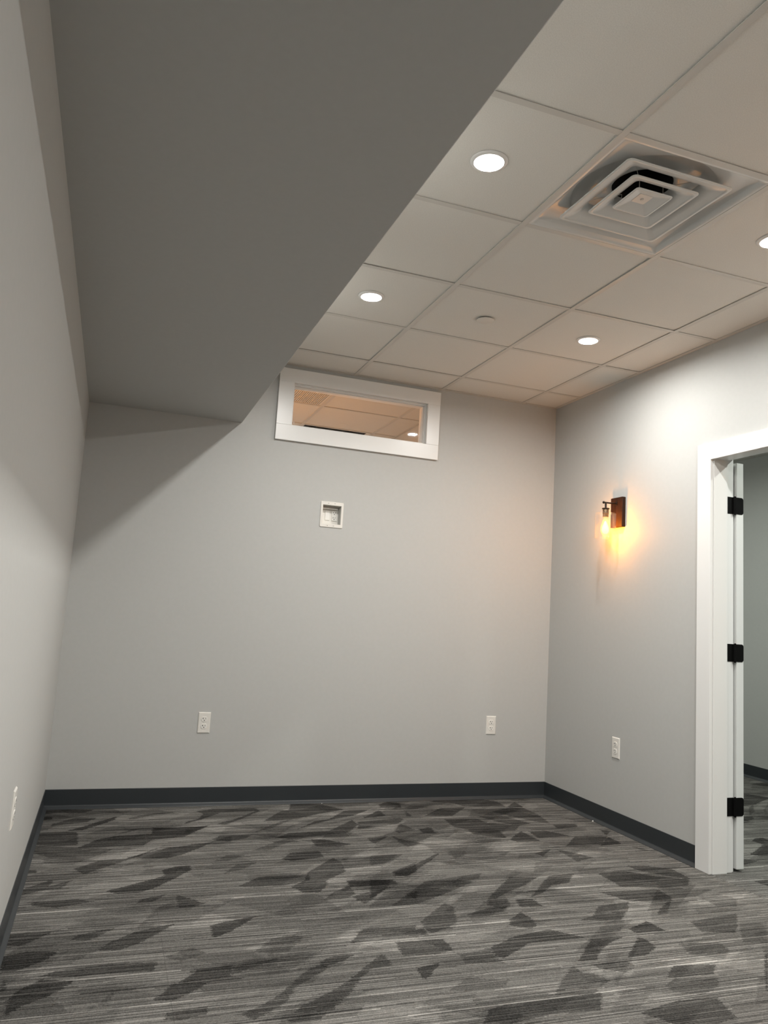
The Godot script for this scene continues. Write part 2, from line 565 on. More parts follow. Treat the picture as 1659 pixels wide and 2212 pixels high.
func carpet() -> void:
	var wide := 2048
	var rows := 896           # yarn rows about 3 mm apart, two texels each
	var r := RandomNumberGenerator.new()
	r.seed = 99
	var mm := CARPET_X * 1000.0 / wide
	var data := PackedByteArray()
	data.resize(wide * rows * 2 * 3)
	var tone := PackedFloat32Array()
	tone.resize(wide)
	var line := PackedByteArray()
	line.resize(wide * 3)
	var slow := FastNoiseLite.new()
	slow.seed = 5
	slow.frequency = 0.004
	var speck := PackedFloat32Array()
	speck.resize(8192)
	for i in 8192:
		speck[i] = r.randf_range(-1.0, 1.0) * r.randf_range(0.3, 1.0)
	var facets := []          # faint lighter and darker facets under the shards
	for i in 330:
		var cx := r.randf_range(-3200.0, 0.0)
		var cz := r.randf_range(0.0, 2800.0)
		var hz := r.randf_range(25.0, 120.0)
		var hx := r.randf_range(50.0, 210.0)
		var skew := hz * r.randf_range(0.5, 1.7) * (1.0 if r.randf() < 0.7 else -1.0)
		var depth := r.randf_range(14.0, 40.0) if r.randf() < 0.6 else -r.randf_range(12.0, 34.0)
		facets.append([depth, cx - hx + skew, cz - hz, cx + hx + skew, cz - hz, cx + hx * r.randf_range(0.4, 1.0) - skew, cz + hz, cx - hx * r.randf_range(0.4, 1.0) - skew, cz + hz])
	facets.append_array(SHARDS)
	for row in rows:
		var z := (row + 0.5) * CARPET_Z * 1000.0 / rows
		# streaks: runs of lighter and darker yarn along the row
		var x := 0
		var lift := r.randf_range(-5.0, 5.0)
		while x < wide:
			var run := int(r.randf_range(30.0, 420.0))
			var v := 107.0 + lift + r.randf_range(-15.0, 15.0)
			var dice := r.randf()
			if dice < 0.13:
				v += r.randf_range(18.0, 52.0)
			elif dice < 0.30:
				v -= r.randf_range(14.0, 38.0)
			var stop := mini(wide, x + run)
			while x < stop:
				tone[x] = v
				x += 1
		# shards crossing this row
		for s in facets:
			var n: int = (s.size() - 1) / 2
			var hits := []
			for k in n:
				var k2: int = (k + 1) % n
				var za: float = s[2 + 2 * k]
				var zb: float = s[2 + 2 * k2]
				if (za <= z) != (zb <= z):
					var xa: float = s[1 + 2 * k]
					var xb: float = s[1 + 2 * k2]
					hits.append(xa + (xb - xa) * (z - za) / (zb - za))
			if hits.is_empty():
				continue
			hits.sort()
			var share: float = 1.0 - 0.43 * s[0] / 100.0 * r.randf_range(0.7, 1.12)
			for h in range(0, hits.size() - 1, 2):
				var a := int((hits[h] + 3200.0 + r.randf_range(-6.0, 6.0)) / mm)
				var e := int((hits[h + 1] + 3200.0 + r.randf_range(-6.0, 6.0)) / mm)
				for i in range(maxi(a, 0), mini(e, wide)):
					tone[i] *= share
		# loops
		var at := r.randi_range(0, 8000)
		for i in wide:
			at = (at + 1) & 8191
			var v := tone[i] + 18.0 * speck[at] + 10.0 * speck[(i >> 2) + (row * 577 & 4095)]
			v = clampf(v + 5.0 * speck[(at * 3) & 8191], 26.0, 205.0)
			line[i * 3] = int(v)
			line[i * 3 + 1] = int(v * 0.985)
			line[i * 3 + 2] = int(v * 0.955)
		var dim := line.duplicate()
		for i in range(0, wide * 3, 1):
			dim[i] = int(line[i] * 0.86)
		var o := row * 2 * wide * 3
		for i in wide * 3:
			data[o + i] = line[i]
			data[o + wide * 3 + i] = dim[i]
	var im := Image.create_from_data(wide, rows * 2, false, Image.FORMAT_RGB8, data)
	var m := plain("carpet", Color.WHITE, 1.0, 0.0, 0.1)
	m.albedo_texture = ImageTexture.create_from_image(im)
	m.uv1_scale = Vector3(1.0 / CARPET_X, 1.0 / CARPET_Z, 1.0)
	m.uv1_offset = Vector3(3.2 / CARPET_X, 0, 0)


# ============================================================ structure
func carpet_tiles(parent: Node3D, x0: float, x1: float, z0: float, z1: float) -> void:
	# carpet squares laid edge to edge, cut at the walls
	var step := 0.5
	var x := x0
	while x < x1 - 1e-4:
		var w := minf(step, x1 - x)
		var z := z0
		while z < z1 - 1e-4:
			var d := minf(step, z1 - z)
			var st := start()
			uv_from = Vector3(x, 0, z)      # the printed pattern runs on from square to square
			box(st, Vector3(0.0001, -0.007, 0.0001), Vector3(w - 0.0001, 0.0, d - 0.0001), 0.0003)
			uv_from = Vector3.ZERO
			var o := MeshInstance3D.new()
			o.name = "carpet_tile"
			o.mesh = st.commit()
			o.material_override = M.carpet
			parent.add_child(o, true)
			o.position = Vector3(x, 0, z)
			z += step
		x += step


func build_floor() -> void:
	var f := shell("floor", "grey carpet with dark angular shards and fine streaks", "floor")
	var st := start()
	box(st, Vector3(LEFT - T, -0.12, -T), Vector3(T, -0.0072, REAR + T))
	mesh("subfloor", st, M.slab_grey, f)
	carpet_tiles(f, LEFT, 0.0, 0.0, REAR)


const WIN := [-1.8826, -0.9818, 2.2545, 2.5262]      # window opening in the back wall
const MEDIA := [-1.643, -1.524, 1.667, 1.786]        # hole of the media box
const DOOR := [1.4936, 2.4536, 0.0, 2.0408]          # rough opening in the right wall


func build_walls() -> void:
	var st := start()
	pierced(st, Vector3(LEFT - T, 0, -T), Vector3(T, H + 0.2, 0), 0, [WIN, MEDIA])
	structure(mesh("wall_back", st, M.wall_paint), "light grey painted wall with the transom window", "wall")
	st = start()
	pierced(st, Vector3(0, 0, 0), Vector3(0.125, H + 0.2, REAR + T), 2, [DOOR])
	structure(mesh("wall_right", st, M.wall_paint), "grey painted wall with the doorway and the sconce", "wall")
	slab("wall_left", Vector3(LEFT - T, 0, 0), Vector3(LEFT, H + 0.2, REAR + T), M.wall_paint, "long light grey painted wall under the soffit", "wall")
	slab("wall_front", Vector3(LEFT, 0, REAR), Vector3(0, H + 0.2, REAR + T), M.wall_paint, "grey painted wall opposite the transom window", "wall")


func build_soffit() -> void:
	var st := start()
	# underside, rounded corner bead, side face
	var b := 0.005
	var round_bead := [Vector2(0, 0), Vector2(SOFFIT_X - LEFT - b, 0)]
	for k in range(1, 6):
		var a := PI / 2 * k / 5.0
		round_bead.append(Vector2(SOFFIT_X - LEFT - b + sin(a) * b, b - cos(a) * b))
	round_bead.append(Vector2(SOFFIT_X - LEFT, H + 0.2 - SOFFIT_Y))
	extrude(st, round_bead, Vector3(LEFT, SOFFIT_Y, 0), Vector3(LEFT, SOFFIT_Y, REAR), Vector3(1, 0, 0))
	quad(st, Vector3(LEFT, H + 0.2, 0), Vector3(SOFFIT_X, H + 0.2, 0), Vector3(SOFFIT_X, H + 0.2, REAR), Vector3(LEFT, H + 0.2, REAR), Vector3.UP)
	structure(mesh("ceiling_soffit", st, M.wall_paint), "low grey drywall soffit running along the left wall", "soffit")


func grid_ceiling(c: Node3D, x0: float, x1: float, z0: float, z1: float, gx: float, gz: float, skip: Array, bored: Array) -> void:
	# lay-in tiles, tees and wall angles between x0..x1 and z0..z1
	var xs := [x0]
	var zs := [z0]
	var k := ceilf((x0 + 0.03 - gx) / PITCH)
	while gx + k * PITCH < x1 - 0.03:
		xs.append(gx + k * PITCH)
		k += 1
	xs.append(x1)
	k = ceilf((z0 + 0.03 - gz) / PITCH)
	while gz + k * PITCH < z1 - 0.03:
		zs.append(gz + k * PITCH)
		k += 1
	zs.append(z1)
	var kinds := {}
	for i in xs.size() - 1:
		for j in zs.size() - 1:
			var mid := Vector2((xs[i] + xs[i + 1]) / 2.0, (zs[j] + zs[j + 1]) / 2.0)
			var left_out := false
			for s in skip:
				left_out = left_out or mid.distance_to(s) < 0.1
			if left_out:
				continue
			var w: float = xs[i + 1] - xs[i] - 0.007
			var d: float = zs[j + 1] - zs[j] - 0.007
			var hole := Vector2.INF
			for b in bored:
				if absf(b.x - mid.x) < w / 2 and absf(b.y - mid.y) < d / 2:
					hole = b - mid
			var key := "%.4f %.4f %s" % [w, d, hole]
			if not kinds.has(key):
				var st := start()
				if hole == Vector2.INF:
					box(st, Vector3(-w / 2, 0, -d / 2), Vector3(w / 2, 0.016, d / 2), 0.0015)
				else:
					# cut out for a downlight
					var o3 := Vector3(hole.x, 0, hole.y)
					loft(st, [rounded(0.055, 0.055, 0.0549, 0.016, o3, 10), rounded(0.055, 0.055, 0.0549, 0.0, o3, 10), rounded(w / 2 - 0.0015, d / 2 - 0.0015, 0.0005, 0.0, Vector3.ZERO, 10), rounded(w / 2, d / 2, 0.0005, 0.0015, Vector3.ZERO, 10), rounded(w / 2, d / 2, 0.0005, 0.016, Vector3.ZERO, 10), rounded(0.055, 0.055, 0.0549, 0.016, o3, 10)], -1.0, false)
				kinds[key] = st.commit()
			var o := MeshInstance3D.new()
			o.name = "ceiling_tile"
			o.mesh = kinds[key]
			o.material_override = M.ceiling_tile
			c.add_child(o, true)
			var tip := rng.randf_range(-0.0022, 0.0022)
			var lean := rng.randf_range(-0.0022, 0.0022)
			o.position = Vector3(mid.x, H + 0.0012 + absf(tip) * d / 2 + absf(lean) * w / 2, mid.y)
			o.rotation = Vector3(tip, 0, lean)
	for i in range(1, xs.size() - 1):
		var st := start()
		box(st, Vector3(xs[i] - 0.012, H - 0.0028, z0), Vector3(xs[i] + 0.012, H + 0.0005, z1), 0.0006)
		box(st, Vector3(xs[i] - 0.001, H, z0), Vector3(xs[i] + 0.001, H + 0.035, z1))
		mesh("main_tee", st, M.grid_steel, c)
	for j in range(1, zs.size() - 1):
		for i in xs.size() - 1:
			var st := start()
			var a: float = xs[i] + (0.012 if i > 0 else 0.0)
			var e: float = xs[i + 1] - (0.012 if i < xs.size() - 2 else 0.0)
			box(st, Vector3(a, H - 0.0024, zs[j] - 0.012), Vector3(e, H + 0.0005, zs[j] + 0.012), 0.0006)
			box(st, Vector3(a, H, zs[j] - 0.001), Vector3(e, H + 0.03, zs[j] + 0.001))
			mesh("cross_tee", st, M.grid_steel, c)
	for side in [[Vector3(x0, 0, z0), Vector3(x1, 0, z0 + 0.022)], [Vector3(x0, 0, z1 - 0.022), Vector3(x1, 0, z1)], [Vector3(x0, 0, z0), Vector3(x0 + 0.022, 0, z1)], [Vector3(x1 - 0.022, 0, z0), Vector3(x1, 0, z1)]]:
		var st := start()
		box(st, side[0] + Vector3(0, H - 0.0030, 0), side[1] + Vector3(0, H + 0.0004, 0), 0.0005)
		mesh("wall_angle", st, M.grid_steel, c)


func build_ceiling() -> void:
	var c := shell("ceiling", "suspended ceiling of off-white lay-in tiles in a steel grid", "ceiling")
	grid_ceiling(c, SOFFIT_X, 0.0, 0.0, REAR, GX, GZ, [Vector2(GX + PITCH / 2, GZ + 3.5 * PITCH)], room_lamps())
	var st := start()
	box(st, Vector3(LEFT - T, H + 0.2, NZ - T), Vector3(HALL_X + T, H + 0.3, REAR + T))
	mesh("deck", st, M.slab_grey, c)


func cove() -> Array:
	# rubber cove base: flat back, rounded foot
	return [Vector2(0.0190, 0.0), Vector2(0.0192, 0.0018), Vector2(0.0182, 0.0030), Vector2(0.0056, 0.0140), Vector2(0.0042, 0.0160), Vector2(0.0034, 0.0185), Vector2(0.0032, 0.024), Vector2(0.0032, 0.098), Vector2(0.0026, 0.1), Vector2(0.0, 0.1005)]


func build_baseboards() -> void:
	var runs := [
		["baseboard_back", Vector3(LEFT, 0, 0), Vector3(0, 0, 0), Vector3(0, 0, 1), "dark grey rubber cove base under the transom wall"],
		["baseboard_left", Vector3(LEFT, 0, 0), Vector3(LEFT, 0, REAR), Vector3(1, 0, 0), "dark grey rubber cove base along the soffit wall"],
		["baseboard_right", Vector3(0, 0, 0), Vector3(0, 0, 1.4165), Vector3(-1, 0, 0), "dark grey rubber cove base between the corner and the doorway"],
		["baseboard_rear", Vector3(0, 0, 2.5306), Vector3(0, 0, REAR), Vector3(-1, 0, 0), "dark grey rubber cove base past the doorway"],
		["baseboard_front", Vector3(LEFT, 0, REAR), Vector3(0, 0, REAR), Vector3(0, 0, -1), "dark grey rubber cove base opposite the transom wall"],
		["baseboard_hall", Vector3(HALL_X, 0, -3.0), Vector3(HALL_X, 0, REAR), Vector3(-1, 0, 0), "dark grey rubber cove base on the far hall wall"],
	]
	for b in runs:
		var st := start()
		extrude(st, cove(), b[1], b[2], b[3])
		structure(mesh(b[0], st, M.base_rubber), b[4], "baseboard")


func build_window() -> void:
	var w := shell("window_1", "white framed transom window high on the back wall", "window")
	var st := start()
	# flat casing, butt joined
	var f := 0.02
	box(st, Vector3(-1.978, 2.157, 0), Vector3(-0.8935, 2.2545, f), 0.0015)
	mesh("casing", st, M.white_trim, w)
	st = start()
	box(st, Vector3(-1.978, 2.5262, 0), Vector3(-0.8935, 2.6135, f), 0.0015)
	mesh("casing", st, M.white_trim, w)
	st = start()
	box(st, Vector3(-1.978, 2.2545, 0), Vector3(-1.8826, 2.5262, f), 0.0015)
	mesh("casing", st, M.white_trim, w)
	st = start()
	box(st, Vector3(-0.9818, 2.2545, 0), Vector3(-0.8935, 2.5262, f), 0.0015)
	mesh("casing", st, M.white_trim, w)
	# jamb boards through the wall, then stops on both sides of the pane
	var x0: float = WIN[0]
	var x1: float = WIN[1]
	var y0: float = WIN[2]
	var y1: float = WIN[3]
	for b in [["jamb", 0.004, -T, -0.0005], ["glazing_stop", 0.010, -0.024, -0.012], ["glazing_stop", 0.010, -0.05, -0.036]]:
		var t: float = b[1]
		for k in 4:
			st = start()
			if k == 0:
				box(st, Vector3(x0, y0, b[2]), Vector3(x1, y0 + t, b[3]), 0.001)
			elif k == 1:
				box(st, Vector3(x0, y1 - t, b[2]), Vector3(x1, y1, b[3]), 0.001)
			elif k == 2:
				box(st, Vector3(x0, y0 + t, b[2]), Vector3(x0 + t, y1 - t, b[3]), 0.001)
			else:
				box(st, Vector3(x1 - t, y0 + t, b[2]), Vector3(x1, y1 - t, b[3]), 0.001)
			mesh(b[0], st, M.white_trim, w)
	st = start()
	quad(st, Vector3(x0 + 0.004, y0 + 0.004, -0.03), Vector3(x1 - 0.004, y0 + 0.004, -0.03), Vector3(x1 - 0.004, y1 - 0.004, -0.03), Vector3(x0 + 0.004, y1 - 0.004, -0.03), Vector3(0, 0, 1))
	var pane := mesh("pane", st, M.clear_glass, w)
	# safety stamp etched in the lower corner of the pane
	st = start()
	var c := Vector3(-1.860, 2.2845, -0.0295)
	for k in 7:
		var a := TAU * k / 7.0
		var p := c + Vector3(cos(a) * 0.004, sin(a) * 0.0075, 0)
		var q := c + Vector3(cos(a + 0.7) * 0.004, sin(a + 0.7) * 0.0075, 0)
		tube(st, p, q, 0.0007, 6)
	tube(st, c + Vector3(0.0005, -0.005, 0), c + Vector3(0.0015, 0.006, 0), 0.0009, 6)
	mesh("etched_stamp", st, M.paper, pane)


func build_door() -> void:
	var d := shell("door_1", "white door folded back into the hall, black hinges, white casing", "door")
	var z0 := 1.5136             # hinge jamb face
	var z1 := z0 + 0.92
	var top := 2.0208
	var st := start()
	box(st, Vector3(-0.018, 0, z0 - 0.0985), Vector3(0, 2.1035, z0 - 0.005), 0.0015)
	mesh("casing", st, M.white_trim, d)
	st = start()
	box(st, Vector3(-0.018, 0, z1 + 0.005), Vector3(0, 2.1035, z1 + 0.0985), 0.0015)
	mesh("casing", st, M.white_trim, d)
	st = start()
	box(st, Vector3(-0.018, top - 0.005, z0 - 0.005), Vector3(0, 2.1035, z1 + 0.005), 0.0015)
	mesh("casing", st, M.white_trim, d)
	# casing on the hall side
	st = start()
	box(st, Vector3(0.125, 0, z0 - 0.105), Vector3(0.141, 2.1035, z0 - 0.017), 0.0015)
	mesh("casing", st, M.white_trim, d)
	st = start()
	box(st, Vector3(0.125, 0, z1 + 0.017), Vector3(0.141, 2.1035, z1 + 0.105), 0.0015)
	mesh("casing", st, M.white_trim, d)
	st = start()
	box(st, Vector3(0.125, top + 0.017, z0 - 0.017), Vector3(0.141, 2.1035, z1 + 0.017), 0.0015)
	mesh("casing", st, M.white_trim, d)
	# rebated jambs
	for side in [[z0, -1.0], [z1, 1.0]]:
		st = start()
		var z: float = side[0]
		var s: float = side[1]
		box(st, Vector3(0.0, 0, minf(z, z + s * 0.02)), Vector3(0.087, top + 0.02, maxf(z, z + s * 0.02)), 0.001)
		box(st, Vector3(0.087, 0, minf(z + s * 0.012, z + s * 0.02)), Vector3(0.129, top + 0.02, maxf(z + s * 0.012, z + s * 0.02)), 0.0008)
		mesh("jamb", st, M.white_trim, d)
	st = start()
	box(st, Vector3(0.0, top, z0), Vector3(0.087, top + 0.02, z1), 0.001)
	box(st, Vector3(0.087, top + 0.012, z0 - 0.012), Vector3(0.129, top + 0.02, z1 + 0.012), 0.0008)
	mesh("jamb_head", st, M.white_trim, d)
	# the leaf stands open flat behind the wall, its hinge edge towards the room
	st = start()
	box(st, Vector3(0.1505, 0.014, 1.508 - 0.91), Vector3(0.1955, 2.0185, 1.508), 0.002)
	mesh("leaf", st, M.white_door, d)
	for y in [1.7935, 1.0475, 0.3055]:
		var h := Node3D.new()
		h.name = "hinge"
		h.set_meta("label", "matt black butt hinge")
		d.add_child(h, true)
		h.position = Vector3(0.1375, y, 1.5115)
		st = start()
		lathe(st, [Vector2(0, -0.045), Vector2(0.0055, -0.045), Vector2(0.0055, 0.045), Vector2(0, 0.045)], 12)
		lathe(st, [Vector2(0, -0.048), Vector2(0.0045, -0.047), Vector2(0.0045, -0.045)], 12)
		lathe(st, [Vector2(0.0045, 0.045), Vector2(0.0045, 0.047), Vector2(0, 0.048)], 12)
		mesh("barrel", st, M.black_metal, h)
		# leaf on the jamb and leaf on the door edge, the latter with round corners
		st = start()
		box(st, Vector3(-0.0500, -0.0435, -0.0099), Vector3(-0.0085, 0.0435, -0.0070), 0.0008)
		box(st, Vector3(-0.0095, -0.0435, -0.0099), Vector3(-0.0035, 0.0435, 0.002), 0.0008)
		mesh("hinge_leaf", st, M.black_metal, h)
		st = start()
		var rim := []
		for ring in [0.0, 0.0022]:
			var pts := []
			for p in rounded(0.0245, 0.0435, 0.012, 0, Vector3.ZERO, 5):
				pts.append(Vector3(p.x + 0.0305, p.z, -0.0034 + ring))
			rim.append(pts)
		loft(st, rim, 1.0, false)
		var n: int = rim[1].size()
		for k in n:
			tri(st, Vector3(0.0305, 0, -0.0012), rim[1][k], rim[1][(k + 1) % n], Vector3(0, 0, 1), Vector3(0, 0, 1), Vector3(0, 0, 1))
		box(st, Vector3(0.003, -0.0435, -0.0034), Vector3(0.012, -0.026, 0.0006), 0.0005)
		box(st, Vector3(0.003, -0.008, -0.0034), Vector3(0.012, 0.008, 0.0006), 0.0005)
		box(st, Vector3(0.003, 0.026, -0.0034), Vector3(0.012, 0.0435, 0.0006), 0.0005)
		mesh("hinge_leaf", st, M.black_metal, h)


func build_hall() -> void:
	slab("wall_hall", Vector3(HALL_X, 0, -3.0), Vector3(HALL_X + T, H + 0.2, REAR + T), M.wall_paint, "grey painted wall on the far side of the hall", "wall")
	slab("wall_hall_end", Vector3(0.125, 0, -3.0 - T), Vector3(HALL_X + T, H + 0.2, -3.0), M.wall_paint, "grey painted wall closing the hall beyond the corner", "wall")
	slab("wall_hall_near", Vector3(0.125, 0, REAR), Vector3(HALL_X, H + 0.2, REAR + T), M.wall_paint, "grey painted wall closing the hall behind the doorway", "wall")
	slab("wall_hall_side", Vector3(0.005, 0, -3.0), Vector3(0.125, H + 0.2, 0.0), M.wall_paint, "grey painted hall wall beyond the room corner", "wall")
	var f := shell("floor_hall", "grey patterned carpet of the hall beyond the doorway", "floor")
	var st := start()
	box(st, Vector3(0.125, -0.12, -3.0), Vector3(HALL_X + T, -0.0072, REAR + T))
	mesh("subfloor", st, M.slab_grey, f)
	carpet_tiles(f, 0.0, HALL_X, -3.0, REAR)
	var c := shell("ceiling_hall", "tiled ceiling of the hall beyond the doorway", "ceiling")
	grid_ceiling(c, 0.125, HALL_X, -3.0, REAR, 0.55, 0.2, [], [Vector2(0.8548, -1.9334), Vector2(0.8548, 0.5048), Vector2(0.8548, 2.3338), Vector2(0.8548, 4.7722)])


func build_neighbor() -> void:
	# the room seen upwards through the transom window: warm lamps, the same kind of ceiling
	slab("wall_neighbor_right", Vector3(NX, 0, NZ), Vector3(NX + T, H + 0.2, -T), M.wall_paint, "side wall of the room behind the transom window", "wall")
	slab("wall_neighbor_left", Vector3(-4.2 - T, 0, NZ), Vector3(-4.2, H + 0.2, -T), M.wall_paint, "far left wall of the room behind the transom window", "wall")
	slab("wall_neighbor_far", Vector3(-4.2 - T, 0, NZ - T), Vector3(NX + T, H + 0.2, NZ), M.wall_paint, "rear wall of the room behind the transom window", "wall")
	slab("wall_neighbor_near", Vector3(-4.2 - T, 0, -T), Vector3(LEFT - T, H + 0.2, 0), M.wall_paint, "front wall stub of the room behind the transom window", "wall")
	var f := shell("floor_neighbor", "grey carpet of the room behind the transom window", "floor")
	var st := start()
	box(st, Vector3(-4.2 - T, -0.12, NZ - T), Vector3(NX + T, -0.0072, -T))
	mesh("subfloor", st, M.slab_grey, f)
	carpet_tiles(f, -4.2, NX, NZ, -T)
	var c := shell("ceiling_neighbor", "tiled ceiling seen through the transom window", "ceiling")
	var gx := -1.481
	var gz := -0.850
	grid_ceiling(c, -4.2, NX, NZ, -T, gx, gz, [Vector2(gx - PITCH / 2, gz + PITCH / 2), Vector2(gx + PITCH / 2, gz - 1.5 * PITCH)], [Vector2(-3.6148, -2.3740), Vector2(-2.3956, -2.3740)])
	# louvred return grille laid in the grid
	var g := thing("return_grille", "beige ribbed return grille in the ceiling behind the transom window", "grille", Vector3(gx - PITCH / 2, H, gz + PITCH / 2))
	for k in 4:
		st = start()
		var s := 0.298
		var b := 0.02
		if k == 0:
			box(st, Vector3(-s, 0.0005, -s), Vector3(s, 0.012, -s + b), 0.001)
		elif k == 1:
			box(st, Vector3(-s, 0.0005, s - b), Vector3(s, 0.012, s), 0.001)
		elif k == 2:
			box(st, Vector3(-s, 0.0005, -s + b), Vector3(-s + b, 0.012, s - b), 0.001)
		else:
			box(st, Vector3(s - b, 0.0005, -s + b), Vector3(s, 0.012, s - b), 0.001)
		mesh("frame", st, M.grid_steel, g)
	st = start()
	box(st, Vector3(-0.278, 0.014, -0.278), Vector3(0.278, 0.016, 0.278))
	mesh("backing", st, M.slot_dark, g)
	for k in 39:
		st = start()
		var x := -0.272 + k * 0.0143
		box(st, Vector3(x, 0.002, -0.278), Vector3(x + 0.009, 0.0135, 0.278), 0.0006)
		mesh("louver", st, M.grid_steel, g)


# ============================================================ things
func downlight(at: Vector3, label: String, group: String, energy: float, tint := Color(1.0, 0.994, 0.978)) -> void:
	var t := thing("downlight", label, "light", at, group)
	var st := start()
	lathe(st, [Vector2(0.049, 0.0095), Vector2(0.0485, -0.0040), Vector2(0.0495, -0.0052), Vector2(0.055, -0.0050), Vector2(0.0615, -0.0018), Vector2(0.0628, 0.0002)], 40)
	mesh("trim_ring", st, M.lamp_trim, t)
	st = start()
	lathe(st, [Vector2(0.0, 0.0004), Vector2(0.03, 0.0009), Vector2(0.0488, 0.0019)], 40)
	mesh("lens", st, M.lamp_lens, t)
	var l := AreaLight3D.new()
	l.name = "downlight_glow"
	l.area_size = Vector2(0.066, 0.066)
	l.light_energy = energy
	l.light_color = tint
	l.area_range = 14.0
	l.shadow_enabled = true
	t.add_child(l)
	l.position = Vector3(0, -0.0004, 0)
	l.rotation = Vector3(-PI / 2, 0, 0)


func room_lamps() -> Array:
	var out := []
	for k in 4:
		for x in [GX - PITCH / 2, GX + 1.5 * PITCH]:
			out.append(Vector2(x, GZ + (1.5 + 2 * k) * PITCH))
	return out


func build_downlights() -> void:
	var xa := GX - PITCH / 2
	var xb := GX + 1.5 * PITCH
	var za := GZ + 1.5 * PITCH
	var step := 2 * PITCH
	var g := "recessed downlights in the tiled ceiling"
	downlight(Vector3(xa, H, za + step), "lit round downlight in the tile between soffit and square air diffuser", g, downlight_energy)
	downlight(Vector3(xa, H, za), "lit round downlight between the soffit edge and the sprinkler cover plate", g, downlight_energy)
	downlight(Vector3(xb, H, za), "lit round downlight between the sprinkler cover plate and the sconce wall", g, downlight_energy)
	downlight(Vector3(xb, H, za + step), "lit round downlight between the square air diffuser and the doorway wall", g, downlight_energy)
	for k in [2, 3]:
		for x in [xa, xb]:
			downlight(Vector3(x, H, za + step * k), "lit round downlight along the %s, %s from the transom wall" % ["soffit edge" if x == xa else "doorway wall", "third" if k == 2 else "fourth"], g, downlight_energy)
	for x in [-3.6148, -2.3956]:  # white lamps added out of view to make the neighbor ceiling less orange
		downlight(Vector3(x, H, -2.3740), "added unseen round downlight at the %s of the room behind the transom window" % ["middle", "left end"][int(x < -3.0)], "added downlights behind the transom", downlight_energy * 3.0)
	var near := {-1.9334: "beyond the room corner", 0.5048: "behind the sconce wall, added unseen to brighten the hall", 2.3338: "facing the open doorway", 4.7722: "past the doorway"}  # the lamp behind the sconce wall is added to lift the hall wall
	for z in near:
		downlight(Vector3(0.8548, H, z), "lit round downlight in the hall ceiling " + near[z], "hall downlights", hall_energy, Color(0.975, 1.0, 0.965))


func diffuser(at: Vector3, label: String, throat: Material) -> void:
	var t := thing("ceiling_diffuser", label, "air vent", at)
	var c := Vector3.ZERO
	# panel: flange in the grid, square throat turning into a round bell, then the neck
	var st := start()
	var rings := []
	for p in [[0.2965, 0.001, 0.0005], [0.2965, 0.001, -0.0012], [0.286, 0.004, -0.0012], [0.281, 0.008, 0.001], [0.276, 0.012, 0.006], [0.270, 0.02, 0.014]]:
		rings.append(rounded(p[0], p[0], p[1], p[2], c, 10))
	loft(st, rings, -1.0)
	mesh("flange", st, M.diffuser_enamel, t)
	st = start()
	rings = []
	for p in [[0.270, 0.02, 0.014], [0.262, 0.06, 0.021], [0.254, 0.252, 0.026], [0.245, 0.244, 0.036], [0.228, 0.227, 0.047], [0.205, 0.204, 0.055], [0.17, 0.169, 0.060], [0.125, 0.124, 0.062], [0.108, 0.107, 0.066], [0.105, 0.104, 0.075]]:
		rings.append(rounded(p[0], p[0], p[1], p[2], c, 10))
	loft(st, rings, -1.0)
	mesh("throat", st, throat, t)
	st = start()
	rings = [rounded(0.105, 0.105, 0.104, 0.075, c, 10), rounded(0.105, 0.105, 0.104, 0.17, c, 10), rounded(0.002, 0.002, 0.0019, 0.17, c, 10)]
	loft(st, rings, -1.0, false)
	mesh("duct_neck", st, M.duct_black, t)
	# nested square cones, each a folded lip with a flare going up and inwards
	for k in [[0.2125, -0.002, 0.060, 0.042], [0.138, 0.001, 0.050, 0.038]]:
		st = start()
		var s: float = k[0]
		var y: float = k[1]
		var inn: float = k[2]
		var up: float = k[3]
		rings = []
		for p in [[s - 0.014 - inn, up], [s - 0.013 - inn * 0.72, up * 0.5], [s - 0.013 - inn * 0.35, up * 0.22], [s - 0.0135, 0.003], [s - 0.012, 0.0], [s - 0.009, -0.0012], [s - 0.003, -0.0012], [s, 0.0012], [s - 0.0005, 0.004], [s - 0.004, 0.0055], [s - 0.010 - inn * 0.35, up * 0.22 + 0.003], [s - 0.011 - inn * 0.72, up * 0.5 + 0.002], [s - 0.012 - inn, up + 0.0005]]:
			rings.append(rounded(p[0], p[0], 0.017, y + p[1], c, 6))
		loft(st, rings, -1.0)
		mesh("louver_cone", st, M.diffuser_enamel, t)
	# centre cone: a shallow pyramid with a square boss
	st = start()
	rings = []
	for p in [[0.0725, 0.006, 0.011], [0.076, 0.003, 0.012], [0.0745, -0.0002, 0.012], [0.070, -0.0008, 0.011], [0.066, 0.0015, 0.009], [0.028, 0.016, 0.005], [0.026, 0.015, 0.005], [0.001, 0.015, 0.0005]]:
		rings.append(rounded(p[0], p[0], p[2], p[1] + 0.003, c, 6))
	loft(st, rings, -1.0, false)
	mesh("centre_cone", st, M.diffuser_enamel, t)
	st = start()
	lathe(st, [Vector2(0.006, 0.018), Vector2(0.006, 0.0145), Vector2(0.0, 0.0138)], 12)
	mesh("centre_screw", st, M.grid_steel, t)
	# spring clips that carry the cones
	for s in [[1, 1], [-1, -1], [1, -1], [-1, 1]]:
		st = start()
		tube(st, Vector3(0.05 * s[0], 0.012, 0.05 * s[1]), Vector3(0.05 * s[0], 0.050, 0.05 * s[1]), 0.0012, 8)
		tube(st, Vector3(0.05 * s[0], 0.050, 0.05 * s[1]), Vector3(0.135 * s[0], 0.050, 0.135 * s[1]), 0.0012, 8)
		tube(st, Vector3(0.135 * s[0], 0.050, 0.135 * s[1]), Vector3(0.145 * s[0], 0.040, 0.145 * s[1]), 0.0012, 8)
		mesh("spring_clip", st, M.grid_steel, t)


